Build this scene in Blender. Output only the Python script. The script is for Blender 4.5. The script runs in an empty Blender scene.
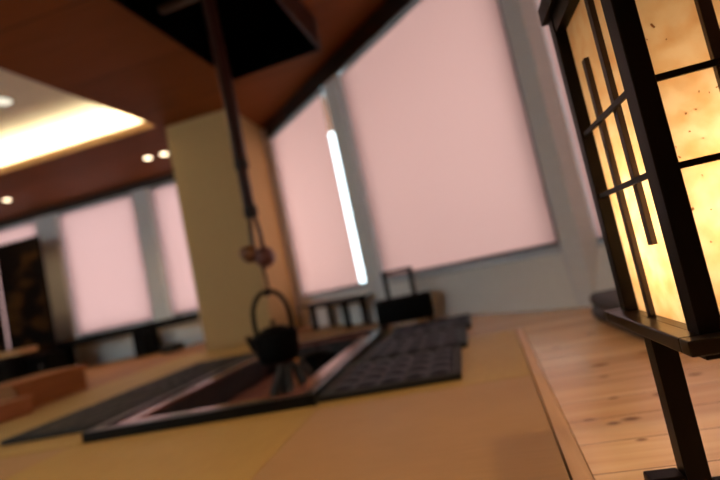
import bpy, bmesh, math, random
from mathutils import Vector, Matrix
random.seed(7)
S2 = 2 ** -.5
CEIL = 2.40
scene = bpy.context.scene
COL = scene.collection

# ------------------------------------------------------------------ materials
def new_mat(name):
    m = bpy.data.materials.new(name)
    m.use_nodes = True
    nt = m.node_tree
    b = nt.nodes['Principled BSDF']
    return m, nt, b

def N(nt, t, **kw):
    n = nt.nodes.new(t)
    for k, v in kw.items():
        if k.startswith('i_'):
            n.inputs[k[2:].replace('_', ' ')].default_value = v
        else:
            setattr(n, k, v)
    return n

def ramp(nt, fac, stops):
    r = N(nt, 'ShaderNodeValToRGB')
    e = r.color_ramp.elements
    while len(e) > 1:
        e.remove(e[-1])
    e[0].position = stops[0][0]; e[0].color = (*stops[0][1], 1)
    for p, c in stops[1:]:
        x = e.new(p); x.color = (*c, 1)
    nt.links.new(fac, r.inputs[0])
    return r.outputs[0]

def coords(nt, scale=(1, 1, 1), rot=(0, 0, 0), world=True):
    if world:
        src = N(nt, 'ShaderNodeNewGeometry').outputs['Position']
    else:
        src = N(nt, 'ShaderNodeTexCoord').outputs['Object']
    mp = N(nt, 'ShaderNodeMapping')
    mp.inputs['Scale'].default_value = scale
    mp.inputs['Rotation'].default_value = rot
    nt.links.new(src, mp.inputs['Vector'])
    return mp.outputs[0]

def bump(nt, b, h, strength=.3, dist=.002):
    n = N(nt, 'ShaderNodeBump')
    n.inputs['Strength'].default_value = strength
    n.inputs['Distance'].default_value = dist
    nt.links.new(h, n.inputs['Height'])
    nt.links.new(n.outputs[0], b.inputs['Normal'])

def noisy(name, c1, c2, rough=.5, scale=(8, 8, 8), bs=.1, metal=0., spec=.5, detail=4, lo=.35, hi=.65, coat=0, world=False):
    m, nt, b = new_mat(name)
    n = N(nt, 'ShaderNodeTexNoise'); n.inputs['Scale'].default_value = 1; n.inputs['Detail'].default_value = detail
    nt.links.new(coords(nt, scale, world=world), n.inputs['Vector'])
    nt.links.new(ramp(nt, n.outputs[0], [(lo, c1), (hi, c2)]), b.inputs['Base Color'])
    b.inputs['Roughness'].default_value = rough
    b.inputs['Metallic'].default_value = metal
    b.inputs['Specular IOR Level'].default_value = spec
    b.inputs['Coat Weight'].default_value = coat
    if bs: bump(nt, b, n.outputs[0], bs)
    return m

def tatami_mat_material(name, c1, c2, along='x'):
    m, nt, b = new_mat(name)
    sc = (9, 330, 1) if along == 'x' else (330, 9, 1)
    n = N(nt, 'ShaderNodeTexNoise'); n.inputs['Scale'].default_value = 1; n.inputs['Detail'].default_value = 3
    nt.links.new(coords(nt, sc), n.inputs['Vector'])
    n2 = N(nt, 'ShaderNodeTexNoise'); n2.inputs['Scale'].default_value = 3
    nt.links.new(coords(nt), n2.inputs['Vector'])
    mx = N(nt, 'ShaderNodeMath', operation='ADD'); nt.links.new(n.outputs[0], mx.inputs[0])
    ml = N(nt, 'ShaderNodeMath', operation='MULTIPLY'); ml.inputs[1].default_value = .5
    nt.links.new(n2.outputs[0], ml.inputs[0]); nt.links.new(ml.outputs[0], mx.inputs[1])
    nt.links.new(ramp(nt, mx.outputs[0], [(.5, c1), (1., c2)]), b.inputs['Base Color'])
    w = N(nt, 'ShaderNodeTexWave'); w.inputs['Scale'].default_value = 1.0
    w.bands_direction = 'Y' if along == 'x' else 'X'
    nt.links.new(coords(nt, (60, 60, 60)), w.inputs['Vector'])
    bump(nt, b, w.outputs['Fac'], .25, .001)
    b.inputs['Roughness'].default_value = .55
    b.inputs['Specular IOR Level'].default_value = .35
    return m

def plank_material(name, dark, mid, light, width, axis='x', knots=(), rough=.3, gap=.02, spec=.5):
    """boards running along axis, each with its own tone, stretched grain, knots"""
    m, nt, b = new_mat(name)
    L = nt.links.new
    pos = N(nt, 'ShaderNodeNewGeometry').outputs['Position']
    sep = N(nt, 'ShaderNodeSeparateXYZ'); L(pos, sep.inputs[0])
    ac = sep.outputs[1] if axis == 'x' else sep.outputs[0]
    d = N(nt, 'ShaderNodeMath', operation='DIVIDE'); L(ac, d.inputs[0]); d.inputs[1].default_value = width
    fl = N(nt, 'ShaderNodeMath', operation='FLOOR'); L(d.outputs[0], fl.inputs[0])
    fr = N(nt, 'ShaderNodeMath', operation='FRACT'); L(d.outputs[0], fr.inputs[0])
    wn = N(nt, 'ShaderNodeTexWhiteNoise', noise_dimensions='1D'); L(fl.outputs[0], wn.inputs['W'])
    mp = N(nt, 'ShaderNodeMapping')
    mp.inputs['Scale'].default_value = (2.2, 26, 1) if axis == 'x' else (26, 2.2, 1)
    off = N(nt, 'ShaderNodeVectorMath', operation='SCALE'); L(wn.outputs['Color'], off.inputs[0]); off.inputs['Scale'].default_value = 7
    ad = N(nt, 'ShaderNodeVectorMath', operation='ADD'); L(pos, ad.inputs[0]); L(off.outputs[0], ad.inputs[1])
    L(ad.outputs[0], mp.inputs[0])
    n = N(nt, 'ShaderNodeTexNoise'); n.inputs['Scale'].default_value = 1.2; n.inputs['Detail'].default_value = 5; n.inputs['Distortion'].default_value = .6
    L(mp.outputs[0], n.inputs['Vector'])
    s = N(nt, 'ShaderNodeMath', operation='MULTIPLY_ADD'); L(wn.outputs['Value'], s.inputs[0]); s.inputs[1].default_value = .42; L(n.outputs[0], s.inputs[2])
    col = ramp(nt, s.outputs[0], [(.35, dark), (.68, mid), (1., light)])
    # joints
    a = N(nt, 'ShaderNodeMath', operation='SUBTRACT'); L(fr.outputs[0], a.inputs[0]); a.inputs[1].default_value = .5
    ab = N(nt, 'ShaderNodeMath', operation='ABSOLUTE'); L(a.outputs[0], ab.inputs[0])
    g = N(nt, 'ShaderNodeMath', operation='GREATER_THAN'); L(ab.outputs[0], g.inputs[0]); g.inputs[1].default_value = .5 - gap
    mix = N(nt, 'ShaderNodeMix', data_type='RGBA'); L(g.outputs[0], mix.inputs['Factor']); L(col, mix.inputs['A'])
    mix.inputs['B'].default_value = (dark[0] * .45, dark[1] * .4, dark[2] * .4, 1)
    out = mix.outputs['Result']
    for (kx, ky, kr) in knots:
        sb = N(nt, 'ShaderNodeVectorMath', operation='SUBTRACT'); L(pos, sb.inputs[0]); sb.inputs[1].default_value = (kx, ky, 0)
        sc = N(nt, 'ShaderNodeVectorMath', operation='MULTIPLY'); L(sb.outputs[0], sc.inputs[0]); sc.inputs[1].default_value = (.85 / kr, 1.45 / kr, 0)
        ln = N(nt, 'ShaderNodeVectorMath', operation='LENGTH'); L(sc.outputs[0], ln.inputs[0])
        mr = N(nt, 'ShaderNodeMapRange'); L(ln.outputs['Value'], mr.inputs[0])
        mr.inputs[1].default_value = .5; mr.inputs[2].default_value = 1.3; mr.inputs[3].default_value = .85; mr.inputs[4].default_value = 0
        mk = N(nt, 'ShaderNodeMix', data_type='RGBA'); L(mr.outputs[0], mk.inputs['Factor']); L(out, mk.inputs['A'])
        mk.inputs['B'].default_value = (dark[0] * .35, dark[1] * .22, dark[2] * .2, 1)
        out = mk.outputs['Result']
    L(out, b.inputs['Base Color'])
    b.inputs['Roughness'].default_value = rough
    b.inputs['Specular IOR Level'].default_value = spec
    bump(nt, b, ab.outputs[0], .05, .001)
    return m

def emit_mat(name, color, strength):
    m, nt, b = new_mat(name)
    nt.nodes.remove(b)
    e = N(nt, 'ShaderNodeEmission'); e.inputs[0].default_value = (*color, 1); e.inputs[1].default_value = strength
    nt.links.new(e.outputs[0], nt.nodes['Material Output'].inputs[0])
    return m

def translucent_mat(name, color, dcolor, fac, weave=None, flecks=False):
    m, nt, b = new_mat(name)
    nt.nodes.remove(b)
    L = nt.links.new
    t = N(nt, 'ShaderNodeBsdfTranslucent'); d = N(nt, 'ShaderNodeBsdfDiffuse')
    mx = N(nt, 'ShaderNodeMixShader'); mx.inputs[0].default_value = fac
    t.inputs[0].default_value = (*color, 1); d.inputs[0].default_value = (*dcolor, 1)
    if weave:
        n = N(nt, 'ShaderNodeTexNoise'); n.inputs['Scale'].default_value = 1; n.inputs['Detail'].default_value = 2
        L(coords(nt, weave), n.inputs['Vector'])
        L(ramp(nt, n.outputs[0], [(.3, tuple(c * .94 for c in color)), (.7, color)]), t.inputs[0])
    if flecks:
        cc = coords(nt)
        n = N(nt, 'ShaderNodeTexNoise'); n.inputs['Scale'].default_value = 34; n.inputs['Detail'].default_value = 6
        L(cc, n.inputs['Vector'])
        base = ramp(nt, n.outputs[0], [(.3, tuple(c * f for c, f in zip(color, (.92, .80, .66)))), (.62, color)])
        v = N(nt, 'ShaderNodeTexVoronoi'); v.inputs['Scale'].default_value = 95
        n3 = N(nt, 'ShaderNodeTexNoise'); n3.inputs['Scale'].default_value = 90
        L(cc, n3.inputs['Vector'])
        va = N(nt, 'ShaderNodeVectorMath', operation='SCALE'); va.inputs['Scale'].default_value = .012
        L(n3.outputs['Color'], va.inputs[0])
        vb = N(nt, 'ShaderNodeVectorMath', operation='ADD'); L(cc, vb.inputs[0]); L(va.outputs[0], vb.inputs[1])
        L(vb.outputs[0], v.inputs['Vector'])
        # only some cells carry a bark fleck
        sp = N(nt, 'ShaderNodeSeparateColor'); L(v.outputs['Color'], sp.inputs[0])
        thr = N(nt, 'ShaderNodeMapRange'); L(sp.outputs[0], thr.inputs[0])
        thr.inputs[1].default_value = .6; thr.inputs[2].default_value = 1.; thr.inputs[3].default_value = 0; thr.inputs[4].default_value = .21
        lt = N(nt, 'ShaderNodeMath', operation='LESS_THAN'); L(v.outputs['Distance'], lt.inputs[0]); L(thr.outputs[0], lt.inputs[1])
        mk = N(nt, 'ShaderNodeMix', data_type='RGBA'); L(lt.outputs[0], mk.inputs['Factor']); L(base, mk.inputs['A'])
        mk.inputs['B'].default_value = (color[0] * .38, color[1] * .22, color[2] * .12, 1)
        L(mk.outputs['Result'], t.inputs[0])
    L(t.outputs[0], mx.inputs[2]); L(d.outputs[0], mx.inputs[1])
    L(mx.outputs[0], nt.nodes['Material Output'].inputs[0])
    return m

def glass_mat():
    m, nt, b = new_mat('window glass')
    nt.nodes.remove(b)
    t = N(nt, 'ShaderNodeBsdfTransparent'); t.inputs[0].default_value = (.93, .97, .96, 1)
    g = N(nt, 'ShaderNodeBsdfGlossy'); g.inputs['Roughness'].default_value = .02
    lw = N(nt, 'ShaderNodeLayerWeight'); lw.inputs[0].default_value = .5
    pw = N(nt, 'ShaderNodeMath', operation='POWER'); pw.inputs[1].default_value = 5
    nt.links.new(lw.outputs['Facing'], pw.inputs[0])
    fr = N(nt, 'ShaderNodeMath', operation='MULTIPLY_ADD'); fr.inputs[1].default_value = .9; fr.inputs[2].default_value = .04
    nt.links.new(pw.outputs[0], fr.inputs[0])
    mx = N(nt, 'ShaderNodeMixShader')
    nt.links.new(fr.outputs[0], mx.inputs[0]); nt.links.new(t.outputs[0], mx.inputs[1]); nt.links.new(g.outputs[0], mx.inputs[2])
    nt.links.new(mx.outputs[0], nt.nodes['Material Output'].inputs[0])
    return m

M = {}
M['plaster'] = noisy('off white wall plaster', (.83, .83, .80), (.87, .87, .84), .75, (40, 40, 40), .08, world=True)
M['beige'] = noisy('beige textured wall covering', (.52, .34, .13), (.57, .375, .15), .7, (70, 70, 70), .1, world=True)
M['pilaster'] = noisy('grey painted metal pilaster', (.74, .76, .77), (.78, .80, .81), .45, (5, 5, 60), .03, world=True)
M['black_trim'] = noisy('black window trim', (.010, .009, .009), (.016, .014, .013), .5, (20, 20, 20), .03)
M['brown_trim'] = noisy('dark brown window head', (.035, .018, .012), (.05, .026, .018), .6, (20, 20, 20), .03)
M['ceiling'] = plank_material('brown wood ceiling panels', (.155, .045, .009), (.19, .056, .012), (.215, .065, .015), .82, 'x', rough=.6, gap=.006, spec=.12)
M['cove_white'] = noisy('white ceiling tray paint', (.78, .74, .63), (.82, .78, .67), .8, (9, 9, 9), .03, world=True)
M['lip_wood'] = noisy('orange wood tray lip', (.42, .21, .07), (.52, .27, .10), .5, (4, 40, 40), .04, world=True)
knots = [(.186, 1.127, .011), (.225, 1.089, .012), (.262, 1.10, .016), (.30, 1.432, .012), (.365, 1.225, .014), (.472, 1.624, .016), (.27, 1.245, .010),
         (.245, .99, .009), (.324, 1.558, .022), (.484, 1.33, .014), (.60, 1.1, .014), (.42, 2.05, .018), (.75, 1.5, .016), (.26, 1.9, .014), (.55, .8, .014), (.33, .85, .010)]
M['pine'] = plank_material('knotty pine floor boards', (.50, .27, .115), (.70, .41, .19), (.80, .51, .26), .125, 'x', knots, .22, .012)
M['edge_pine'] = noisy('pale pine border board', (.58, .33, .15), (.68, .41, .20), .5, (60, 3, 10), .03, world=True)
M['brown_floor'] = plank_material('orange brown floor boards', (.30, .13, .04), (.38, .17, .055), (.46, .21, .07), .15, 'y', (), .62, .01)
M['tat_yellow'] = tatami_mat_material('yellow straw tatami', (.42, .26, .066), (.53, .34, .095), 'y')
M['tat_brown'] = tatami_mat_material('tan straw tatami', (.40, .235, .095), (.49, .29, .125), 'x')
M['lacquer'] = noisy('black lacquered wood', (.003, .0025, .0025), (.006, .005, .0045), .32, (6, 6, 40), .02, spec=.15)
M['lip_red'] = noisy('polished dark red wood', (.17, .060, .045), (.23, .085, .062), .18, (30, 4, 30), .02, coat=.2)
M['hearth_in'] = noisy('sooty hearth lining', (.012, .008, .007), (.03, .016, .012), .6, (12, 12, 12), .1)
M['ash'] = noisy('reddish brown hearth bed', (.20, .055, .025), (.29, .085, .04), .55, (14, 14, 14), .25)
M['iron'] = noisy('black cast iron', (.003, .0028, .0026), (.007, .0065, .006), .6, (90, 90, 90), .35, spec=.06)
M['charcoal'] = noisy('grey black charcoal', (.006, .006, .006), (.035, .030, .026), .7, (50, 50, 14), .4)
M['copper'] = noisy('orange brown ember wood', (.55, .17, .04), (.75, .28, .06), .5, (40, 40, 40), .2)
M['bamboo'] = noisy('smoked brown bamboo', (.030, .010, .007), (.048, .017, .011), .35, (60, 60, 5), .04, spec=.3)
M['band'] = noisy('black binding cord', (.008, .006, .006), (.014, .011, .010), .7, (20, 20, 300), .3)
M['fish_red'] = noisy('reddish carved wood', (.13, .045, .036), (.18, .065, .05), .4, (30, 30, 8), .05)
M['fish_tan'] = noisy('tan carved wood', (.18, .075, .03), (.25, .105, .042), .4, (30, 30, 8), .05)
M['pad'] = noisy('dark blue grey quilted cloth', (.0085, .0085, .015), (.016, .0165, .027), .5, (300, 300, 300), .15, spec=.14)
M['pad_edge'] = noisy('black cloth edging', (.003, .003, .003), (.006, .0055, .006), .7, (200, 200, 200), .15)
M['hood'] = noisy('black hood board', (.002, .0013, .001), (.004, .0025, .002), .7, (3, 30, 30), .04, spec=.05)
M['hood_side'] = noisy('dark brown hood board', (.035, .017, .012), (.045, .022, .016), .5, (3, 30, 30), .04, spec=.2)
M['soot'] = noisy('soot black hood lining', (.0008, .0008, .0008), (.0015, .0015, .0015), .95, (10, 10, 10), .05, spec=.0)
M['beam'] = noisy('grey brown old beam', (.08, .065, .055), (.12, .10, .085), .6, (5, 60, 60), .1)
M['lantern'] = noisy('dark stained lantern wood', (.0035, .0019, .0013), (.007, .0034, .002), .45, (40, 40, 6), .04, spec=.14)
M['slat'] = noisy('dark brown lattice wood', (.022, .0075, .0035), (.034, .012, .005), .5, (60, 60, 6), .03)
M['ledge'] = noisy('dark polished lantern ledge', (.008, .004, .0025), (.014, .007, .004), .3, (40, 40, 6), .03, spec=.3)
M['paper'] = translucent_mat('fibre flecked lantern paper', (.93, .80, .58), (.70, .58, .42), .75, flecks=True)
M['blind'] = translucent_mat('pink roller blind cloth', (.87, .62, .575), (.52, .37, .34), .72, weave=(220, 220, 220))
M['blind_dimmed'] = translucent_mat('dimmed pink roller blind cloth', (.72, .51, .485), (.48, .35, .33), .72, weave=(220, 220, 220))  # same cloth; the dimming towards the far left is put into its colour
M['blind_hem'] = noisy('brown blind hem bar', (.10, .05, .04), (.13, .065, .05), .5, (10, 10, 10), .02)
M['dark_hem'] = noisy('charcoal blind hem bar', (.03, .025, .027), (.045, .038, .04), .45, (10, 10, 10), .02)
M['rail'] = noisy('dark blue grey side rail', (.045, .05, .065), (.055, .062, .08), .5, (10, 10, 10), .02)
M['glass'] = glass_mat()
M['sill'] = noisy('white window sill', (.56, .57, .58), (.62, .63, .64), .45, (10, 10, 10), .02)
M['frame'] = noisy('grey aluminium window frame', (.35, .36, .37), (.42, .43, .44), .35, (5, 5, 50), .02, metal=.4)
M['case'] = noisy('black ribbed suitcase shell', (.003, .003, .003), (.006, .006, .006), .5, (60, 60, 60), .1, spec=.1)
M['rubber'] = noisy('black rubber', (.008, .008, .008), (.014, .014, .014), .7, (40, 40, 40), .1)
M['table_black'] = noisy('black stained table wood', (.004, .0035, .0035), (.008, .0065, .006), .4, (5, 50, 50), .03, spec=.08)
M['table_light'] = noisy('honey coloured table wood', (.50, .26, .10), (.62, .34, .14), .4, (3, 40, 40), .04)
M['bench'] = noisy('reddish brown bench wood', (.31, .115, .034), (.39, .15, .046), .6, (30, 3, 20), .05, spec=.2)
M['step'] = noisy('lighter red brown box wood', (.40, .155, .058), (.47, .19, .07), .6, (30, 3, 20), .05, spec=.2)
M['screen'] = noisy('dark bronze patterned panel', (.008, .005, .004), (.085, .036, .010), .7, (3.2, 3.2, 4.2), .05, spec=.03, lo=.47, hi=.72, world=True)
M['grey_cloth'] = noisy('dark grey woven cloth', (.050, .046, .052), (.075, .070, .078), .8, (150, 150, 150), .3)
M['lamp_trim'] = noisy('brown lamp trim ring', (.10, .04, .02), (.13, .05, .025), .4, (10, 10, 10), .02)
M['led'] = emit_mat('warm cove strip', (1., .84, .52), 105.)
M['downlamp'] = emit_mat('warm downlight lamp', (1., .78, .50), 7.)
M['traylamp'] = emit_mat('pale tray lamp', (1., .92, .72), 1.1)
M['bulb'] = emit_mat('warm lantern bulb', (1., .58, .20), 14.)

# ------------------------------------------------------------------ mesh helpers
class MB:
    def __init__(self): self.bm = bmesh.new()
    def _bevel(self, faces, r, seg):
        if r > 0:
            es = list({e for f in faces for e in f.edges})
            bmesh.ops.bevel(self.bm, geom=es, offset=r, segments=seg, profile=.5, affect='EDGES')
    def box(self, x0, x1, y0, y1, z0, z1, r=0, seg=2, mat=None):
        vs = [Vector((x, y, z)) for z in (z0, z1) for y in (y0, y1) for x in (x0, x1)]
        if mat is not None: vs = [mat @ v for v in vs]
        v = [self.bm.verts.new(p) for p in vs]
        F = [(0, 2, 3, 1), (4, 5, 7, 6), (0, 1, 5, 4), (2, 6, 7, 3), (0, 4, 6, 2), (1, 3, 7, 5)]
        fs = [self.bm.faces.new([v[i] for i in f]) for f in F]
        self._bevel(fs, r, seg)
        return self
    def prism(self, pts, z0, z1):
        lo = [self.bm.verts.new((x, y, z0)) for x, y in pts]; hi = [self.bm.verts.new((x, y, z1)) for x, y in pts]
        self.bm.faces.new(list(reversed(lo))); self.bm.faces.new(hi)
        k = len(pts)
        for i in range(k): self.bm.faces.new((lo[i], lo[(i + 1) % k], hi[(i + 1) % k], hi[i]))
        return self
    def tube(self, pts, rad, n=12, closed=False):
        pts = [Vector(p) for p in pts]
        k = len(pts)
        rads = rad if isinstance(rad, (list, tuple)) else [rad] * k
        prev = None; rings = []
        for i, p in enumerate(pts):
            a = pts[(i - 1) % k] if (i > 0 or closed) else p
            b = pts[(i + 1) % k] if (i < k - 1 or closed) else p
            t = (b - a).normalized()
            if prev is None:
                ref = Vector((0, 0, 1)) if abs(t.z) < .9 else Vector((1, 0, 0))
                u = t.cross(ref).normalized()
            else:
                u = (prev - t * prev.dot(t)).normalized()
            prev = u; w = t.cross(u)
            rings.append([self.bm.verts.new(p + (u * math.cos(2 * math.pi * j / n) + w * math.sin(2 * math.pi * j / n)) * rads[i]) for j in range(n)])
        for i in range(k if closed else k - 1):
            A, B = rings[i], rings[(i + 1) % k]
            for j in range(n):
                self.bm.faces.new((A[j], A[(j + 1) % n], B[(j + 1) % n], B[j]))
        if not closed:
            self.bm.faces.new(list(reversed(rings[0]))); self.bm.faces.new(rings[-1])
        return self
    def lathe(self, prof, c=(0, 0, 0), n=40):
        c = Vector(c); rings = []
        for r, z in prof:
            if r < 1e-5: rings.append([self.bm.verts.new(c + Vector((0, 0, z)))])
            else: rings.append([self.bm.verts.new(c + Vector((r * math.cos(2 * math.pi * j / n), r * math.sin(2 * math.pi * j / n), z))) for j in range(n)])
        for A, B in zip(rings, rings[1:]):
            for j in range(n):
                q = [A[j % len(A)], A[(j + 1) % len(A)], B[(j + 1) % len(B)], B[j % len(B)]]
                q2 = []
                for v in q:
                    if v not in q2: q2.append(v)
                if len(q2) > 2: self.bm.faces.new(q2)
        return self
    def ball(self, c, s, rot=None, u=20, v=12):
        m = Matrix.Translation(Vector(c)) @ (rot.to_4x4() if rot else Matrix()) @ Matrix.Diagonal((*s, 1))
        bmesh.ops.create_uvsphere(self.bm, u_segments=u, v_segments=v, radius=1, matrix=m)
        return self

def obj(name, mb, mat, parent=None, smooth=False, local=False, **props):
    """link the mesh; vertices are given in the world unless local, and get the thing's base as origin"""
    me = bpy.data.meshes.new(name)
    bm = mb.bm
    bmesh.ops.recalc_face_normals(bm, faces=bm.faces)
    loc = Vector((0, 0, 0))
    if not local:
        xs = [v.co for v in bm.verts]
        lo = Vector([min(p[i] for p in xs) for i in range(3)]); hi = Vector([max(p[i] for p in xs) for i in range(3)])
        loc = Vector(((lo.x + hi.x) / 2, (lo.y + hi.y) / 2, lo.z))
        for v in bm.verts: v.co -= loc
    bm.to_mesh(me); bm.free()
    me.materials.append(mat)
    if smooth:
        for p in me.polygons: p.use_smooth = True
    o = bpy.data.objects.new(name, me)
    COL.objects.link(o)
    if parent is not None:
        o.parent = parent
        o.location = loc - (Vector(wloc(parent)) if not local else Vector())
    else:
        o.location = loc
    for k, v in props.items(): o[k] = v
    return o

def wloc(o):
    p = Vector(o.location)
    while o.parent: o = o.parent; p += Vector(o.location)
    return p

def tag(o, label, cat, group=None, kind=None):
    o['label'] = label; o['category'] = cat
    if group: o['group'] = group
    if kind: o['kind'] = kind
    return o

def thing(name, label, cat, loc, group=None):
    o = bpy.data.objects.new(name, None); COL.objects.link(o)
    o.location = loc; o.empty_display_size = .1
    return tag(o, label, cat, group)

def struct(name, mb, mat, parent=None, label=None, cat=None):
    o = obj(name, mb, mat, parent)
    if parent is None:
        o['kind'] = 'structure'
        if label: o['label'] = label
        if cat: o['category'] = cat
    return o

def dup(root, loc, label=None):
    r = root.copy(); COL.objects.link(r); r.location = loc
    if label: r['label'] = label
    def kids(a, b):
        for ch in [q for q in COL.objects if q.parent == a]:
            c = ch.copy(); COL.objects.link(c); c.parent = b
            kids(ch, c)
    kids(root, r)
    return r

# ------------------------------------------------------------------ the setting
HX0, HX1, HY0, HY1 = -1.585, -.605, 1.64, 3.42          # hearth opening in the floor
b = MB()                                                  # sub floor around the hearth pit
b.box(-7.75, HX0, -1.75, 6.2, -.25, -.045); b.box(HX1, 2., -1.75, 6.2, -.25, -.045)
b.box(HX0, HX1, -1.75, HY0, -.25, -.045); b.box(HX0, HX1, HY1, 6.2, -.25, -.045)
struct('floor', b, M['hearth_in'], label='dark base under the tatami and boards', cat='floor')
TY = 2.46; TL = -2.98
def TXE(y): return .050 + .050 * y
b = MB(); b.prism([(TXE(-1.7) + .036, -1.7), (1.98, -1.7), (1.98, 1.46), (1.2, 2.24), (-.47, 3.9), (-.575, 3.9), (-.575, TY + .002), (TXE(TY) + .036, TY + .002)], -.045, 0)
struct('floor_boards', b, M['pine'], label='knotty pine floor boards running past the lantern to the window wall', cat='floor')
b = MB(); b.prism([(TXE(-1.7) + .003, -1.7), (TXE(-1.7) + .034, -1.7), (TXE(TY) + .034, TY), (TXE(TY) + .003, TY)], -.045, .001)
struct('trim_1', b, M['edge_pine'], label='pale pine border board between tatami and floor boards', cat='trim')
b = MB(); b.box(-7.7, TL - .004, -1.7, 6.15, -.045, -.002); b.box(TL, -.579, 4.64, 6.15, -.045, -.002)
struct('floor_boards', b, M['brown_floor'], label='orange brown board floor beyond the left edge of the tatami', cat='floor')

def tatami(x0, x1, y0, y1, mat, label):
    b = MB(); g = .0015
    if x1 is None: b.prism([(x0 + g, y0 + g), (TXE(y0) - g, y0 + g), (TXE(y1) - g, y1 - g), (x0 + g, y1 - g)], -.042, 0)
    else: b.box(x0 + g, x1 - g, y0 + g, y1 - g, -.042, 0, .003)
    tag(obj('tatami_mat', b, mat), label, 'tatami mat', 'borderless tatami mats')
tatami(-.58, None, .60, 1.575, M['tat_brown'], 'tan tatami mat in the foreground beside the pine boards, before the quilted seat mats')
tatami(-.58, None, -.42, .60, M['tat_yellow'], 'yellow tatami mat at the very bottom centre edge of the photo')
tatami(-1.60, -.58, .60, 1.632, M['tat_yellow'], 'yellow tatami mat right in front of the sunken hearth')
tatami(-1.60, -.58, -.42, .60, M['tat_brown'], 'tan tatami mat nearest the camera in front of the hearth')
tatami(-2.62, -1.60, .60, 1.615, M['tat_brown'], 'tan tatami mat at the lower left corner of the photo')
tatami(-.60, None, 1.575, TY, M['tat_yellow'], 'yellow tatami mat under the right hand seat mats, against the pine boards')
tatami(TL, -1.60, 1.62, 2.62, M['tat_yellow'], 'yellow tatami mat under the near end of the left hand seat mats')
tatami(TL, -1.60, 2.62, 3.62, M['tat_yellow'], 'yellow tatami mat under the far end of the left hand seat mats')
tatami(TL, -1.80, 3.622, 4.50, M['tat_yellow'], 'yellow tatami mat at the foot of the beige pillar')
b = MB(); pl = [(-1.597, HY1 + .004), (-.582, HY1 + .004), (-.582, 3.87), (-1.34, 4.63), (-1.798, 4.63), (-1.798, 3.625), (-1.597, 3.625)]
lo = [b.bm.verts.new((x, y, -.042)) for x, y in pl]; hi = [b.bm.verts.new((x, y, 0)) for x, y in pl]
b.bm.faces.new(lo); b.bm.faces.new(hi)
for k in range(7): b.bm.faces.new((lo[k], lo[(k + 1) % 7], hi[(k + 1) % 7], hi[k]))
tag(obj('tatami_mat', b, M['tat_brown']), 'tan tatami mat beyond the hearth under the low window table', 'tatami mat', 'borderless tatami mats')

# ceiling: wood panels with a lit tray on the left
TRX0, TRX1, TRY0, TRY1 = -5.7, -2.745, .7, 4.42
b = MB(); TRN = TRX1 - .065 * (TRY1 - TRY0)
b.box(-7.75, TRX0, -1.75, 6.2, CEIL, CEIL + .03)
b.prism([(TRX1, TRY1), (TRN, TRY0), (TRN, -1.75), (2., -1.75), (2., 6.2), (TRX1, 6.2)], CEIL, CEIL + .03)
b.box(TRX0, TRN, -1.75, TRY0, CEIL, CEIL + .03); b.box(TRX0, TRX1, TRY1, 6.2, CEIL, CEIL + .03)
ceil = struct('ceiling', b, M['ceiling'], label='brown wood panelled ceiling', cat='ceiling')
b = MB(); b.box(TRX0 - .3, TRX1 + .02, TRY0 - .3, TRY1 + .34, 2.66, 2.69)
b.box(TRX1 + .001, TRX1 + .02, TRY0 - .3, TRY1 + .34, CEIL + .03, 2.66); b.box(TRX0 - .32, TRX0 - .3, TRY0 - .3, TRY1 + .34, CEIL + .03, 2.66)
b.box(TRX0 - .3, TRX1, TRY0 - .32, TRY0 - .3, CEIL + .03, 2.66); b.box(TRX0 - .3, TRX1, TRY1 + .34, TRY1 + .36, CEIL + .03, 2.66)
struct('ceiling', b, M['cove_white'], label='white upper surface of the lit ceiling tray', cat='ceiling')
b = MB(); b.box(TRX0, TRX1, TRY1 - .001, TRY1 + .018, CEIL - .004, CEIL + .080, .003)
struct('trim_2', b, M['lip_wood'], label='orange wood lip along the far edge of the lit ceiling tray', cat='trim')
b = MB(); b.box(TRX0 + .05, TRX1 - .04, TRY1 + .10, TRY1 + .14, CEIL + .035, CEIL + .047)
tag(obj('light_strip', b, M['led']), 'warm light strip hidden behind the far lip of the ceiling tray', 'light')

# walls
Z0 = -.045; ZT = CEIL
ZS = .30          # sill height
def dmat():       # frame of the diagonal wall: local x runs along the wall, y outwards, z up
    o = Vector((3.43 / 2, 3.43 / 2, 0))
    return Matrix(((S2, S2, 0, o.x), (-S2, S2, 0, o.y), (0, 0, 1, 0), (0, 0, 0, 1)))
D = dmat()
EX = Matrix.Identity(4)
def dbox(b, t0, t1, n0, n1, z0, z1, r=0): return b.box(t0, t1, n0, n1, z0, z1, r, 2, D)
TW0, TW1 = -6.10, 3.0
b = MB(); dbox(b, TW0, TW1, 0, .16, 2.30, ZT)
pr = [(-.07, Z0), (0, ZS), (.16, ZS), (.16, Z0)]
A_ = [b.bm.verts.new(D @ Vector((TW0, y, z))) for y, z in pr]; B_ = [b.bm.verts.new(D @ Vector((TW1, y, z))) for y, z in pr]
b.bm.faces.new(A_); b.bm.faces.new(B_)
for k in range(4): b.bm.faces.new((A_[k], A_[(k + 1) % 4], B_[(k + 1) % 4], B_[k]))
dbox(b, TW0, -5.06, 0, .16, ZS, 2.30); dbox(b, 1.0, TW1, 0, .16, ZS, 2.30)
struct('wall_right', b, M['plaster'], label='off white diagonal window wall', cat='wall')
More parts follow.
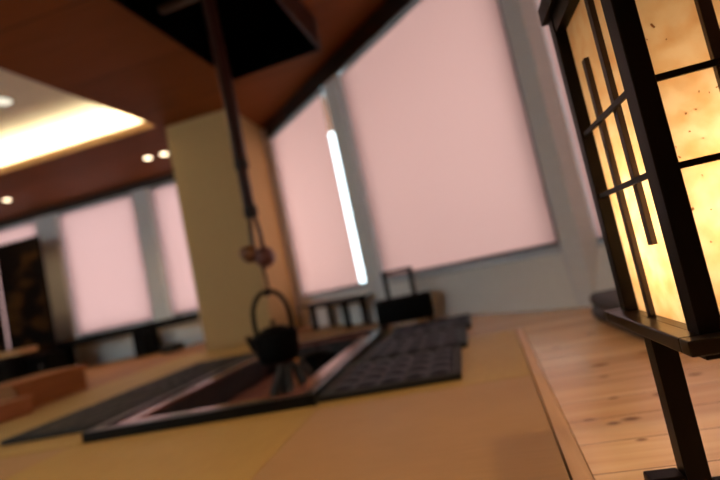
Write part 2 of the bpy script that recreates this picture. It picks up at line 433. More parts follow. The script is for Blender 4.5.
def pier(name, t0, t1, T, z0, z1, lab, out=.085, sp=.075):
    b = MB()
    pr = [(t0, .155), (t0, .0), (t0 + sp, -out), (t1 - sp, -out), (t1, .0), (t1, .155)]
    lo = [b.bm.verts.new(T @ Vector((x, y, z0))) for x, y in pr]; hi = [b.bm.verts.new(T @ Vector((x, y, z1))) for x, y in pr]
    b.bm.faces.new(lo); b.bm.faces.new(hi)
    for k in range(6): b.bm.faces.new((lo[k], lo[(k + 1) % 6], hi[(k + 1) % 6], hi[k]))
    struct(name, b, M['pilaster'], label=lab, cat='wall')
def pil(t0, t1, name, lab, o=.085, sp=.075): pier(name, t0, t1, D, .001, 2.231, lab, o, sp)
pil(-3.66, -3.405, 'wall_pier', 'grey pier between the narrow blind and the large blind', .03, .03)
pil(-1.65, -1.44, 'wall_pier', 'grey pier between the large blind and the lantern', .06, .05)
b = MB(); dbox(b, TW0 + 1.05, TW1, -.035, -.001, 2.232, ZT - .001, .004)
struct('trim_3', b, M['black_trim'], label='black band along the ceiling over the diagonal window wall', cat='trim')

FY = 6.02
b = MB(); b.box(-7.75, -2.3, FY, FY + .16, Z0, .40); b.box(-7.75, -2.3, FY, FY + .16, 2.30, ZT); b.box(-7.75, -7.3, FY, FY + .16, .40, 2.30); b.box(-2.75, -2.3, FY, FY + .16, .40, 2.30)
struct('wall_far', b, M['plaster'], label='off white far window wall on the left', cat='wall')
for x0, x1, lab in ((-5.985, -5.59, 'grey pier between the dark panel and the far left blind'), (-4.31, -4.02, 'grey pier between the two far left blinds')):
    pier('wall_pier', x0, x1, Matrix.Translation((0, FY, 0)), .001, 2.289, lab, .035, .03)
b = MB(); b.box(-7.55, -2.72, FY - .03, FY - .001, 2.29, ZT - .001, .004)
struct('trim_4', b, M['brown_trim'], label='dark band along the ceiling over the far left windows', cat='trim')
b = MB(); b.box(-7.75, -7.6, -1.75, 6.18, Z0, CEIL)
struct('wall_left', b, M['plaster'], label='off white side wall', cat='wall')
b = MB(); b.box(1.98, 2.1, -1.75, 1.6, Z0, CEIL)
struct('wall_side', b, M['plaster'], label='off white side wall by the lantern', cat='wall')
b = MB(); b.box(-7.75, 2.1, -1.9, -1.75, Z0, .40); b.box(-7.75, 2.1, -1.9, -1.75, 2.20, CEIL)
for x0, x1 in ((-7.75, -7.1), (-5.25, -5.15), (-3.3, 2.1)): b.box(x0, x1, -1.9, -1.75, .40, 2.20)
struct('wall_back', b, M['beige'], label='beige wall behind the camera', cat='wall')
b = MB(); b.box(-2.70, -1.945, 4.51, 5.32, Z0, CEIL - .001, .004)
struct('wall_pillar', b, M['beige'], label='square beige pillar from floor to ceiling', cat='pillar')

# windows: frame, glass, sill; blind as its own thing
def window(name, t0, t1, zb, zt, T, lab, mull=1):
    e = bpy.data.objects.new(name, None); COL.objects.link(e)
    e['kind'] = 'structure'; e['label'] = lab; e['category'] = 'window'
    e.location = T @ Vector(((t0 + t1) / 2, 0, zb))
    b = MB(); w = .04
    for q in ((t0, t1, zb, zb + w), (t0, t1, zt - w, zt), (t0, t0 + w, zb, zt), (t1 - w, t1, zb, zt)):
        b.box(q[0], q[1], .095, .135, q[2], q[3], 0, 2, T)
    for k in range(1, mull + 1):
        c = t0 + (t1 - t0) * k / (mull + 1); b.box(c - w / 2, c + w / 2, .095, .135, zb, zt, 0, 2, T)
    obj('window_frame', b, M['frame'], e)
    b = MB(); b.box(t0 + .01, t1 - .01, .112, .117, zb + .01, zt - .01, 0, 2, T)
    obj('window_pane', b, M['glass'], e)
    b = MB(); b.box(t0 + .002, t1 - .002, -.005, .094, zb - .018, zb + .001, .003, 2, T)
    obj('window_sill', b, M['sill'], e)

def blind(t0, t1, zb, zt, T, off, label, hem='dark_hem', rail=False, cloth='blind'):
    o = thing('roller_blind', label, 'blind', T @ Vector(((t0 + t1) / 2, off, zb)), 'pink roller blinds')
    b = MB(); b.box(t0, t1, off, off + .0012, zb + .012, zt - .01, 0, 2, T)
    obj('blind_fabric', b, M[cloth], o)
    b = MB(); b.box(t0, t1, off - .006, off + .008, zb - .004, zb + .016, .004, 2, T)
    obj('hem_bar', b, M[hem], o)
    if rail:
        b = MB(); b.box(t1 - .004, t1 + .016, off - .012, off + .012, zb - .002, zt, .002, 2, T)
        obj('side_rail', b, M['rail'], o)
    b = MB(); p = [T @ Vector((t, off + .03, zt + .012)) for t in (t0, t1)]; b.tube(p, .024, 16)
    obj('roller_tube', b, M['frame'], o, smooth=True)

F = Matrix.Translation((0, FY, 0))
window('window_1', -5.06, -3.661, ZS + .02, 2.30, D, 'narrow window between pillar and grey pier', 0)
window('window_2', -3.404, -1.651, ZS + .02, 2.30, D, 'large window in the diagonal wall', 0)
window('window_3', -1.439, 1.0, ZS + .02, 2.30, D, 'window behind the lantern')
window('window_4', -7.3, -5.986, .42, 2.30, F, 'far left window behind the dark panel', 0)
window('window_5', -5.589, -4.311, .42, 2.30, F, 'far left window behind a pink blind', 0)
window('window_6', -4.019, -2.75, .42, 2.30, F, 'far left window beside the pillar', 0)
LW = Matrix(((-1, 0, 0, 0), (0, -1, 0, -1.75), (0, 0, 1, 0), (0, 0, 0, 1)))
window('added_window_1', 5.25, 7.1, .40, 2.20, LW, 'added unseen daylight window in the wall behind the camera')  # unseen window, added to brighten walls and piers with cool daylight
window('added_window_2', 3.3, 5.15, .40, 2.20, LW, 'second added unseen daylight window in the wall behind the camera')  # likewise unseen, added for more cool daylight
blind(-5.057, -3.798, .335, 2.222, D, .02, 'pink roller blind in the narrow window right of the beige pillar', 'blind_hem')
blind(-3.402, -1.668, .355, 2.222, D, .02, 'largest pink roller blind, in the wide window at the centre', rail=True)
blind(-1.438, .98, .33, 2.222, D, .02, 'pink roller blind showing as a strip just left of the lantern')
blind(-7.28, -6.0, .445, 2.26, F, .03, 'pink roller blind rising behind the tall dark panel', 'blind_hem', cloth='blind_dimmed')
blind(-5.588, -4.325, .445, 2.26, F, .03, 'pink roller blind second from the left, right of the tall dark panel', 'blind_hem', cloth='blind_dimmed')
blind(-4.018, -2.77, .445, 2.26, F, .03, 'pink roller blind cut off by the left side of the beige pillar', 'blind_hem', cloth='blind_dimmed')

# ------------------------------------------------------------------ lamps in the ceiling
def downlight(x, y, z, label, strength=None, lamp='downlamp', r=.045):
    o = thing('downlight', label, 'ceiling light', (x, y, z), 'recessed downlights')
    b = MB(); b.lathe([(r, -.002), (r + .012, -.004), (r + .016, 0), (r + .016, .0005), (r, .0005), (r, -.002)], (x, y, z - .001), 28)
    obj('trim_ring', b, M['lamp_trim'], o, True)
    b = MB(); b.lathe([(0, -.003), (r, -.003), (r, -.0005), (0, -.0005)], (x, y, z), 28)
    obj('lamp_lens', b, M[lamp], o)
    if strength:
        l = bpy.data.lights.new('downlight_lamp', 'SPOT'); l.energy = strength; l.color = (1., .70, .38)
        l.spot_size = math.radians(110); l.spot_blend = .9; l.shadow_soft_size = .04
        q = bpy.data.objects.new('downlight_lamp', l); COL.objects.link(q); q.location = (x, y, z - .02)
downlight(-3.427, 5.22, CEIL, 'round ceiling downlight left one of the close pair beside the pillar', 26)
downlight(-3.216, 5.243, CEIL, 'round ceiling downlight nearest the beige pillar', 14)
downlight(-5.60, 5.25, CEIL, 'round ceiling downlight at the far left edge of the photo', 26)
DL = 44  # strength of the unseen downlights added to warm and brighten the floor
for x, y, e in ((-.9, .75, DL), (-2.4, .2, DL), (.75, .65, DL), (-.9, -.8, DL), (-4.2, .2, DL * 1.3)):
    downlight(x, y, CEIL, 'added round ceiling downlight out of view above the tatami near the camera', e)
downlight(-3.70, 3.56, 2.66, 'pale round lamp in the white tray at the left edge of the photo', None, 'traylamp', .09)

# ------------------------------------------------------------------ smoke hood and hanging pothook
HDX0, HDX1, HDY0, HDY1, HDZ = -1.425, -.665, 1.75, 3.47, 2.15
o = thing('smoke_hood', 'black square smoke hood hanging from the ceiling above the hearth', 'hood', ((HDX0 + HDX1) / 2, (HDY0 + HDY1) / 2, HDZ))
w = .02; ht = CEIL - .002
hood_root = o
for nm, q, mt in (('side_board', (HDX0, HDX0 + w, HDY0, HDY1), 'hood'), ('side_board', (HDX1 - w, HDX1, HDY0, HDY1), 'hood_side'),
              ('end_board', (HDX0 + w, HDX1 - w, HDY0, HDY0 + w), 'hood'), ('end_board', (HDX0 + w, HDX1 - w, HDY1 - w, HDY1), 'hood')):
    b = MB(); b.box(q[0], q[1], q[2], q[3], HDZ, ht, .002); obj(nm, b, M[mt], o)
b = MB(); b.box(HDX0 + w, HDX1 - w, HDY0 + w, HDY1 - w, ht - .02, ht); obj('hood_lining', b, M['soot'], o)
for q in ((HDX0 + w, HDX0 + w + .004, HDY0 + w, HDY1 - w), (HDX1 - w - .004, HDX1 - w, HDY0 + w, HDY1 - w), (HDX0 + w, HDX1 - w, HDY1 - w - .004, HDY1 - w), (HDX0 + w, HDX1 - w, HDY0 + w, HDY0 + w + .004)):
    b = MB(); b.box(*q, HDZ + .004, ht - .02); obj('hood_lining', b, M['soot'], o)
KX, KY = -1.115, 2.60
b = MB(); b.box(HDX0 + w, HDX1 - w, KY - .02, KY + .02, 2.27, 2.31, .004); obj('cross_beam', b, M['beam'], o)
hood_root.rotation_euler = (0, 0, math.radians(-3.5)); hood_root.location.x -= .05

o = thing('hanging_pothook', 'long smoked bamboo pothook with wooden fish lever hanging over the hearth', 'pothook', (KX, KY, .43))
def bamboo(z0, z1, r):
    p = []; k = 24
    for i in range(k + 1):
        z = z0 + (z1 - z0) * i / k
        p.append((KX + .004 * math.sin(z * 5), KY, z))
    return MB().tube(p, r, 18)
rr = [.030 + .003 * (1 if i in (0, 24) else 0) for i in range(25)]
obj('bamboo_tube', bamboo(1.22, 2.268, .040), M['bamboo'], o, True)
obj('bamboo_tube', bamboo(.93, 1.22, .033), M['bamboo'], o, True)
for z, r in ((1.20, .043), (.915, .042)):
    b = MB(); b.lathe([(0, -.035), (r * .75, -.035), (r, -.02), (r * .96, -.008), (r, 0), (r * .96, .01), (r, .02), (r * .75, .034), (0, .034)], (KX, KY, z), 22)
    obj('binding', b, M['band'], o, True)
for k in range(3):
    b = MB(); b.lathe([(.033, -.006), (.037, 0), (.033, .006)], (KX, KY, 1.46 + .26 * k), 20); obj('bamboo_node', b, M['bamboo'], o, True)
for dx in (-.022, .024):
    b = MB(); b.tube([(KX + dx * .7, KY, .89), (KX + dx * 1.2, KY + .004, .78), (KX + dx * 1.3, KY, .665)], .012, 10)
    obj('hanger_cord', b, M['bamboo'], o, True)
b = MB(); b.tube([(KX - .105, KY - .015, .672), (KX - .09, KY - .013, .677), (KX - .06, KY - .008, .674), (KX - .03, KY - .003, .66), (KX - .018, KY, .652)], [.022, .042, .052, .046, .034], 16)
obj('fish_lever', b, M['fish_tan'], o, True)
b = MB(); b.tube([(KX - .018, KY, .65), (KX + .008, KY, .643), (KX + .035, KY, .635), (KX + .065, KY, .626), (KX + .085, KY, .622)], [.036, .056, .064, .052, .026], 16)
obj('fish_lever', b, M['fish_red'], o, True)
b = MB(); p = [(KX + .004, KY, .62), (KX + .004, KY + .012, .56), (KX + .004, KY + .022, .50), (KX + .004, KY + .022, .440)]
for i in range(1, 12):
    a = math.pi * i / 11 * 1.15
    p.append((KX + .004, KY + .022 * math.cos(a), .440 - .0235 * math.sin(a)))
b.tube(p, .008, 10); obj('iron_hook', b, M['iron'], o, True)

# ------------------------------------------------------------------ sunken hearth
o = thing('sunken_hearth', 'black framed rectangular sunken hearth in the tatami, under the hanging pothook', 'hearth', ((HX0 + HX1) / 2, (HY0 + HY1) / 2, -.16))
def ringboards(nm, x0, x1, y0, y1, w, z0, z1, mat, r):
    for q in ((x0, x1, y0, y0 + w), (x0, x1, y1 - w, y1), (x0, x0 + w, y0 + w, y1 - w), (x1 - w, x1, y0 + w, y1 - w)):
        b = MB(); b.box(*q, z0, z1, r); obj(nm, b, mat, o)
ringboards('outer_rail', HX0 + .004, HX1 - .004, HY0 + .004, HY1 - .004, .05, -.042, .036, M['lacquer'], .004)
ringboards('inner_board', HX0 + .055, HX1 - .055, HY0 + .055, HY1 - .055, .085, .010, .026, M['lip_red'], .003)
ix0, ix1, iy0, iy1 = HX0 + .14, HX1 - .14, HY0 + .14, HY1 - .14
ringboards('pit_lining', ix0 - .02, ix1 + .02, iy0 - .02, iy1 + .02, .021, -.16, .009, M['hearth_in'], 0)
b = MB()
nx, ny = 24, 44
vv = {}
for i in range(nx + 1):
    for j in range(ny + 1):
        x = ix0 + (ix1 - ix0) * i / nx; y = iy0 + (iy1 - iy0) * j / ny
        z = -.127 + .004 * math.sin(x * 21 + 1) * math.sin(y * 17) + random.uniform(-.002, .002)
        vv[i, j] = b.bm.verts.new((x, y, z))
for i in range(nx):
    for j in range(ny):
        b.bm.faces.new((vv[i, j], vv[i + 1, j], vv[i + 1, j + 1], vv[i, j + 1]))
bed = obj('hearth_bed', b, M['ash'], o, True)
BED = -.125

# kettle
kx, ky, kz = KX, KY, .035
o = thing('iron_kettle', 'black iron kettle with a tall loop handle hanging over the hearth', 'kettle', (kx, ky, kz))
b = MB(); b.lathe([(0, 0), (.085, 0), (.108, .012), (.119, .04), (.124, .08), (.128, .12), (.131, .150), (.128, .168), (.114, .180), (.08, .187), (0, .188)], (kx, ky, kz), 48)
obj('body', b, M['iron'], o, True)
b = MB(); b.lathe([(.0, .184), (.072, .186), (.076, .191), (.06, .199), (.03, .206), (0, .208)], (kx, ky, kz), 36)
ld = obj('lid', b, M['iron'], o, True)
b = MB(); b.lathe([(0, .205), (.008, .206), (.007, .216), (.015, .224), (.016, .232), (.009, .240), (0, .242)], (kx, ky, kz), 20)
kn = obj('lid_knob', b, M['iron'], ld, True)
b = MB(); b.tube([(kx - .10, ky - .01, kz + .095), (kx - .132, ky - .014, kz + .108), (kx - .150, ky - .016, kz + .14), (kx - .162, ky - .018, kz + .175)], [.032, .025, .017, .013], 14)
obj('spout', b, M['iron'], o, True)
b = MB(); p = []
for i in range(31):
    a = math.pi * i / 30
    x = -.112 * math.cos(a); z = .21 + .195 * math.sin(a) ** .72 if 0 < i < 30 else .21
    p.append((kx + x, ky, kz + z))
p = [(kx - .106, ky, kz + .165)] + p + [(kx + .106, ky, kz + .165)]
b.tube(p, .0135, 12); obj('handle', b, M['iron'], o, True)
for s in (-1, 1):
    b = MB(); b.ball((kx + s * .106, ky, kz + .172), (.018, .014, .020)); obj('handle_lug', b, M['iron'], o, True)

# lidded pot beside it
px, py = -.965, 2.86
o = thing('iron_pot', 'low round black lidded pot sitting in the hearth to the right of the kettle', 'pot', (px, py, BED))
b = MB(); b.lathe([(0, 0), (.06, 0), (.09, .02), (.108, .06), (.106, .09), (.098, .112), (.10, .118), (0, .118)], (px, py, BED + .004), 36); obj('body', b, M['iron'], o, True)
b = MB(); b.lathe([(0, .118), (.104, .118), (.104, .124), (.08, .138), (.04, .15), (0, .153)], (px, py, BED + .004), 36); l = obj('lid', b, M['iron'], o, True)
b = MB(); b.ball((px, py, BED + .168), (.014, .014, .014)); obj('lid_knob', b, M['iron'], l, True)

# charcoal heap: leaning sticks
cx, cy = -.93, 2.30
labs = ['charcoal stick leaning in the hearth pile, facing the front rail', 'charcoal stick leaning at the right of the hearth pile', 'charcoal stick at the back right of the hearth pile', 'charcoal stick at the back of the hearth pile below the kettle',
        'charcoal stick at the back left of the hearth pile', 'charcoal stick leaning at the left of the hearth pile', 'charcoal stick at the front left of the hearth pile', 'charcoal stick at the front right of the hearth pile']
for k in range(8):
    a = -math.pi / 2 + k * math.pi / 4 + .12
    r0, r1 = .140, .054
    p0 = Vector((cx + r0 * math.cos(a), cy + r0 * math.sin(a), BED + .022)); p1 = Vector((cx + r1 * math.cos(a), cy + r1 * math.sin(a), .062 - .012 * (k % 3)))
    b = MB(); q = []
    for i in range(7):
        q.append(p0.lerp(p1, i / 6) + Vector((random.uniform(-.002, .002), random.uniform(-.002, .002), 0)))
    b.tube(q, [.0175 - .0004 * i + random.uniform(-.0015, .0015) for i in range(7)], 9)
    tag(obj('charcoal_stick', b, M['charcoal']), labs[k], 'charcoal', 'charcoal sticks in the hearth')
b = MB(); b.tube([(-.985, 2.49, BED + .02), (-.98, 2.50, -.02), (-.975, 2.515, .045)], [.02, .02, .017], 9)
tag(obj('wood_billet', b, M['copper']), 'small orange wood billet standing behind the charcoal heap in the hearth', 'firewood')

# ------------------------------------------------------------------ quilted seat mats
def seat_mat(x0, y0, w, d, label):
    o = thing('seat_mat', label, 'floor mat', (x0 + w / 2, y0 + d / 2, 0), 'quilted seat mats beside the hearth')
    n = 60; b = MB(); cells = 5; m = .03
    top = {}
    for i in range(n + 1):
        for j in range(n + 1):
            u, v = i / n, j / n
            x = m + u * (w - 2 * m); y = m + v * (d - 2 * m)
            hh = (abs(math.sin(math.pi * u * cells)) * abs(math.sin(math.pi * v * 4))) ** .4
            top[i, j] = b.bm.verts.new((x - w / 2, y - d / 2, .014 + .020 * hh))
    for i in range(n):
        for j in range(n):
            b.bm.faces.new((top[i, j], top[i + 1, j], top[i + 1, j + 1], top[i, j + 1]))
    rim = [top[i, 0] for i in range(n)] + [top[n, j] for j in range(n)] + [top[i, n] for i in range(n, 0, -1)] + [top[0, j] for j in range(n, 0, -1)]
    low = [b.bm.verts.new((v.co.x, v.co.y, .002)) for v in rim]
    for k in range(len(rim)):
        b.bm.faces.new((rim[k], rim[(k + 1) % len(rim)], low[(k + 1) % len(rim)], low[k]))
    b.bm.faces.new(low)
    obj('quilted_pad', b, M['pad'], o, True, local=True)
    b = MB(); e = m
    for q in ((-w / 2, w / 2, -d / 2, -d / 2 + e), (-w / 2, w / 2, d / 2 - e, d / 2), (-w / 2, -w / 2 + e, -d / 2 + e, d / 2 - e), (w / 2 - e, w / 2, -d / 2 + e, d / 2 - e)):
        b.box(*q, .001, .024, .006)
    obj('edge_binding', b, M['pad_edge'], o, local=True)
    return o
m0 = seat_mat(-.597, 1.65, .51, .528, 'nearest dark quilted seat mat on the right side of the hearth')
dup(m0, (-.568 + .255, 2.205 + .2725, 0), 'middle dark quilted seat mat of the three right of the hearth')
dup(m0, (-.540 + .255, 2.755 + .2725, 0), 'farthest dark quilted seat mat on the right side of the hearth, before the suitcase')
dup(m0, (-1.925, 1.81 + .2725, 0), 'nearest dark quilted seat mat on the left side of the hearth')
dup(m0, (-1.915, 2.36 + .2725, 0), 'middle dark quilted seat mat of the three left of the hearth')
dup(m0, (-1.905, 2.91 + .2725, 0), 'farthest dark quilted seat mat on the left side of the hearth')

# ------------------------------------------------------------------ lantern
LX0, LX1, LY0, LY1 = .2515, .5415, .646, .936
PW = .027; zb, zt = .248, .760
lx, ly = (LX0 + LX1) / 2, (LY0 + LY1) / 2
o = thing('floor_lantern', 'glowing paper floor lantern with dark wooden lattice on legs, standing on pine boards', 'lantern', (lx, ly, 0))
for x in (LX0, LX1 - PW):
    for y0, y1 in ((LY0, LY0 + PW + .006), (LY1 - PW, LY1)):
        b = MB(); b.box(x, x + PW, y0, y1, .219, .791, .0015); obj('post', b, M['lantern'], o)
OV = .0235
def frame4(nm, x0, x1, y0, y1, w, z0, z1, r=.0015, mat='lantern'):
    for q in ((x0, x1, y0, y0 + w), (x0, x1, y1 - w, y1), (x0, x0 + w, y0 + w, y1 - w), (x1 - w, x1, y0 + w, y1 - w)):
        b = MB(); b.box(*q, z0, z1, r); obj(nm, b, M[mat], o)
frame4('bottom_ledge', LX0 - OV, LX1 + OV, LY0 - OV, LY1 + OV, OV + .002, .231, .250, .002, 'ledge')
frame4('bottom_rail', LX0 + .004, LX1 - .004, LY0 + .004, LY1 - .004, .020, .227, zb, .0015, 'ledge')
frame4('top_rail', LX0 + .002, LX1 - .002, LY0 + .002, LY1 - .002, .020, zt, .7915)
b = MB(); b.box(LX0 - .010, LX1 + .010, LY0 - .010, LY1 + .010, .792, .826, .002); obj('lantern_lid', b, M['lantern'], o)
b = MB(); b.box(LX0 + .0185, LX1 - .0185, ly - .02, ly + .02, .216, .2265, .001); obj('bottom_bar', b, M['lantern'], o)
RC = .0204; e = .0008
for q in ((LX0 + RC, LX0 + RC + e, LY0 + .025, LY1 - .025), (LX1 - RC - e, LX1 - RC, LY0 + .025, LY1 - .025), (LX0 + .025, LX1 - .025, LY0 + RC, LY0 + RC + e), (LX0 + .025, LX1 - .025, LY1 - RC - e, LY1 - RC)):
    b = MB(); b.box(*q, zb - .002, zt + .002); obj('paper_panel', b, M['paper'], o)
PL = LY1 - LY0 - 2 * PW
def side_box(side, a0, a1, d0, d1, z0, z1):
    b = MB()
    if side == 'l': b.box(LX0 + d0, LX0 + d1, LY0 + a0, LY0 + a1, z0, z1, .0008)
    if side == 'r': b.box(LX1 - d1, LX1 - d0, LY0 + a0, LY0 + a1, z0, z1, .0008)
    if side == 'f': b.box(LX0 + a0, LX0 + a1, LY0 + d0, LY0 + d1, z0, z1, .0008)
    if side == 'b': b.box(LX0 + a0, LX0 + a1, LY1 - d1, LY1 - d0, z0, z1, .0008)
    return b
for side in 'lrfb':
    sh = .006 if side in 'lr' else 0
    for k, (z0, z1) in ((2, (zb, .674)), (1, (.360, zt))):
        c = PW + PL * k / 3 + sh
        obj('lattice_slat', side_box(side, c - .0075, c + .0075, .0105, .0187, z0, z1), M['slat'], o)
    for z in (.566, .4533):
        obj('cross_bar', side_box(side, PW + (.0062 if side in 'lr' else .0005), LY1 - LY0 - PW - .0005, .0045, .0102, z - .0043, z + .0043), M['lantern'], o)
# one leg under the middle of either side, each on a foot
for x, sgn in ((LX0 + .002, -1), (LX1 - .002, 1)):
    b = MB(); b.box(x - .016, x + .016, ly - .016, ly + .016, .0005, .2305, .0015); obj('leg', b, M['lantern'], o)
    b = MB()
    a0, a1 = sorted((x + sgn * .0165, x + sgn * .064)); b.box(a0, a1, ly - .017, ly + .017, .0005, .029, .003)
    obj('foot', b, M['lantern'], o)
b = MB(); b.box(LX0 + .0185, LX1 - .0185, ly - .011, ly + .011, .0005, .012, .002); obj('foot_rail', b, M['lantern'], o)
b = MB(); b.lathe([(0, .05), (.010, .052), (.022, .066), (.027, .082), (.024, .098), (.012, .11), (0, .112)], (lx, ly, .227), 20); obj('bulb', b, M['bulb'], o, True)
b = MB(); b.lathe([(0, 0), (.03, 0), (.03, .008), (.016, .012), (.016, .052), (0, .052)], (lx, ly, .227), 20); obj('bulb_socket', b, M['lantern'], o, True)
l = bpy.data.lights.new('lantern_lamp', 'POINT'); l.energy = 4.0; l.color = (1., .83, .66); l.shadow_soft_size = .03
q = bpy.data.objects.new('lantern_lamp', l); COL.objects.link(q); q.location = (lx, ly, .40)

# ------------------------------------------------------------------ suitcase
sx0, sx1, sy0, sy1 = -.684, -.272, 3.432, 3.60
sz = .002
o = thing('suitcase', 'small black wheeled suitcase with raised trolley handle in front of the large blind', 'suitcase', ((sx0 + sx1) / 2, 3.52, 0))
b = MB(); b.box(sx0, sx1, sy0, sy1, .03, .212, .022, 4); obj('shell', b, M['case'], o, True)
for k in range(6):
    x = sx0 + .05 + k * .061
    b = MB(); b.box(x - .008, x + .008, sy0 - .004, sy0 + .002, .05, .19, .003); obj('shell_rib', b, M['case'], o)
b = MB(); b.box(sx0 + .002, sx1 - .002, 3.514, 3.526, .031, .2135, .004); obj('zip_seam', b, M['rubber'], o)
for x in (sx0 + .03, sx1 - .03):
    for y in (sy0 + .03, sy1 - .03):
        b = MB(); b.tube([(x - .012, y, .0195), (x + .012, y, .0195)], .018, 16); obj('wheel', b, M['rubber'], o, True)
b = MB(); b.box(-.592, -.560, 3.506, 3.530, .208, .40, .003); hh = obj('trolley_handle', b, M['case'], o)
b = MB(); b.box(-.399, -.367, 3.506, 3.530, .208, .392, .003); obj('trolley_handle', b, M['case'], o)
b = MB(); b.box(-.596, -.362, 3.504, 3.532, .384, .412, .006); obj('handle_grip', b, M['rubber'], o)

# ------------------------------------------------------------------ low table at the narrow window
o = thing('low_table', 'low black table with slim legs beneath the narrow window', 'table', D @ Vector((-4.0, -.27, 0)))
b = MB(); dbox(b, -4.44, -3.50, -.345, -.085, .235, .258, .004); obj('tabletop', b, M['table_black'], o)
b = MB(); dbox(b, -4.29, -3.56, -.33, -.10, .212, .2345, .002); obj('apron', b, M['table_black'], o)
for t in (-4.24, -3.62):
    for n in (-.305, -.115):
        b = MB(); dbox(b, t - .026, t + .026, n - .022, n + .022, .001, .212, .003); obj('leg', b, M['table_black'], o)

# ------------------------------------------------------------------ far left furniture
o = thing('side_table', 'long low black table running beneath the far left windows', 'table', (-4.8, 5.72, 0))
b = MB(); b.box(-6.0, -3.55, 5.52, 5.92, .315, .415, .005); obj('tabletop', b, M['table_black'], o)
for x in (-5.62, -4.26):
    b = MB(); b.box(x - .075, x + .075, 5.55, 5.89, .0, .314, .004); obj('leg', b, M['table_black'], o)
o = thing('wooden_table', 'honey coloured wooden table top edge at the left edge of the photo', 'table', (-5.7, 5.0, 0))
b = MB(); b.box(-6.6, -5.25, 4.78, 5.03, .368, .43, .006); obj('tabletop', b, M['table_light'], o)
for x in (-6.5, -5.5):
    for y in (4.84, 4.97):
        b = MB(); b.box(x - .04, x + .04, y - .03, y + .03, 0, .368, .004); obj('leg', b, M['table_black'], o)
o = thing('floor_screen', 'tall dark bronze panel standing before the far left blind', 'screen', (-6.1, 5.46, 0))
def scr(x0, x1): return MB().box(x0, x1, 5.44, 5.465, .03, 1.86, .002)
SX0, SX1 = -6.12, -5.40
obj('screen_panel', scr(SX0 + .02, SX1 - .02), M['screen'], o)
b = MB()
for q in ((SX0, SX0 + .025, .0, 1.885), (SX1 - .025, SX1, .0, 1.885)): b.box(q[0], q[1], 5.435, 5.47, q[2], q[3], .003)
for q in ((.012, .04), (1.86, 1.885)): b.box(SX0 + .026, SX1 - .026, 5.435, 5.47, q[0], q[1], .003)
obj('screen_frame', b, M['table_black'], o)
o = thing('floor_screen', 'second dark panel cut by the left edge of the photo', 'screen', (-6.6, 5.46, 0))
obj('screen_panel', scr(-6.86, -6.21), M['screen'], o)
b = MB()
for q in ((-6.88, -6.861, 0, 1.885), (-6.209, -6.185, 0, 1.885)): b.box(q[0], q[1], 5.435, 5.47, q[2], q[3], .003)
for q in ((.0, .029), (1.861, 1.885)): b.box(-6.86, -6.21, 5.435, 5.47, q[0], q[1], .003)
obj('screen_frame', b, M['table_black'], o)

o = thing('low_bench', 'low red brown wooden bench along the left edge of the tatami', 'bench', (-3.3, 3.6, 0))
b = MB(); b.box(-3.50, -3.06, 2.70, 3.36, .158, .196, .005); obj('seat_board', b, M['bench'], o)
b = MB(); b.box(-3.095, -3.07, 2.73, 3.33, .0, .157, .003); obj('front_panel', b, M['bench'], o)
b = MB(); b.box(-3.49, -3.465, 2.73, 3.33, .0, .157, .003); obj('front_panel', b, M['bench'], o)
for y in (2.731, 3.304):
    b = MB(); b.box(-3.464, -3.096, y, y + .025, .0, .157, .003); obj('end_panel', b, M['bench'], o)
o = thing('step_box', 'small lighter brown wooden step box in front of the low bench', 'step', (-3.02, 2.45, 0))
b = MB(); b.box(-3.22, -2.86, 2.25, 2.66, .085, .11, .004); obj('top_board', b, M['step'], o)
b = MB(); b.box(-3.205, -2.875, 2.265, 2.645, .0005, .0845, .003); obj('box_body', b, M['step'], o)
o = thing('floor_cushion', 'small black cushion on the floor under the far left blind beside the pillar', 'cushion', (-3.68, 5.42, 0))
b = MB(); b.box(-3.80, -3.57, 5.30, 5.52, -.001, .105, .04, 4); obj('cushion_cover', b, M['rubber'], o, True)
b = MB(); b.tube([(-3.795, 5.305, .052), (-3.575, 5.305, .052), (-3.575, 5.515, .052), (-3.795, 5.515, .052)], .006, 8, True); obj('piping', b, M['case'], o, True)

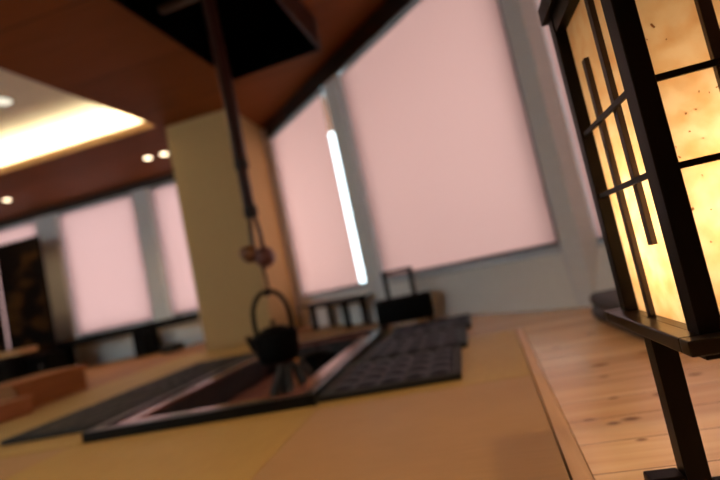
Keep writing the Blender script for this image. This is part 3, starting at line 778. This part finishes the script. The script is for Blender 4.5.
o = thing('low_cabinet', 'low black cabinet under the windows behind the honey coloured table', 'cabinet', (-5.9, 5.22, 0))
b = MB(); b.box(-6.7, -5.19, 5.06, 5.39, .0, .30, .004); obj('cabinet_body', b, M['table_black'], o)
b = MB(); b.box(-6.71, -5.18, 5.05, 5.40, .3005, .325, .003); obj('cabinet_top', b, M['table_black'], o)
for x in (-6.69, -5.94):
    b = MB(); b.box(x, x + .735, 5.045, 5.0595, .02, .285, .002); d = obj('door', b, M['table_black'], o)
    b = MB(); b.ball((x + .68, 5.038, .17), (.012, .012, .012)); obj('knob', b, M['frame'], d, True)

# grey cushion behind the lantern
o = thing('floor_cushion', 'dark grey folded cushion on the pine boards behind the lantern', 'cushion', (.62, 2.10, 0))
b = MB(); b.box(.51, .90, 1.74, 2.38, .0, .062, .028, 4); obj('cushion_layer', b, M['grey_cloth'], o, True)
b = MB(); b.box(.515, .89, 1.75, 2.38, .055, .118, .028, 4); obj('cushion_layer', b, M['grey_cloth'], o, True)

# ------------------------------------------------------------------ daylight
w = bpy.data.worlds.new('World'); scene.world = w
w.use_nodes = True
bg = w.node_tree.nodes['Background']
bg.inputs[0].default_value = (.80, .92, 1., 1)
bg.inputs[1].default_value = 4.95

# ------------------------------------------------------------------ camera
f_, pitch, roll, yaw = 24., math.radians(4.5), math.radians(12.1), math.radians(11.2)
Fv = Vector((-math.sin(yaw) * math.cos(pitch), math.cos(yaw) * math.cos(pitch), math.sin(pitch)))
R0 = Fv.cross(Vector((0, 0, 1))).normalized(); U0 = R0.cross(Fv)
Rv = R0 * math.cos(roll) - U0 * math.sin(roll)
Uv = R0 * math.sin(roll) + U0 * math.cos(roll)
cd = bpy.data.cameras.new('camera'); cam = bpy.data.objects.new('camera', cd); COL.objects.link(cam)
m = Matrix((Rv, Uv, -Fv)).transposed().to_4x4(); m.translation = (0, 0, .40)
cam.matrix_world = m
cd.sensor_width = 36; cd.sensor_fit = 'HORIZONTAL'; cd.lens = f_; cd.clip_start = .01
cd.dof.use_dof = True; cd.dof.focus_distance = .64; cd.dof.aperture_fstop = 2.0
scene.camera = cam

vs = scene.view_settings
vs.view_transform = 'Standard'; vs.look = 'None'; vs.gamma = 1; vs.use_curve_mapping = False
vs.exposure = 0
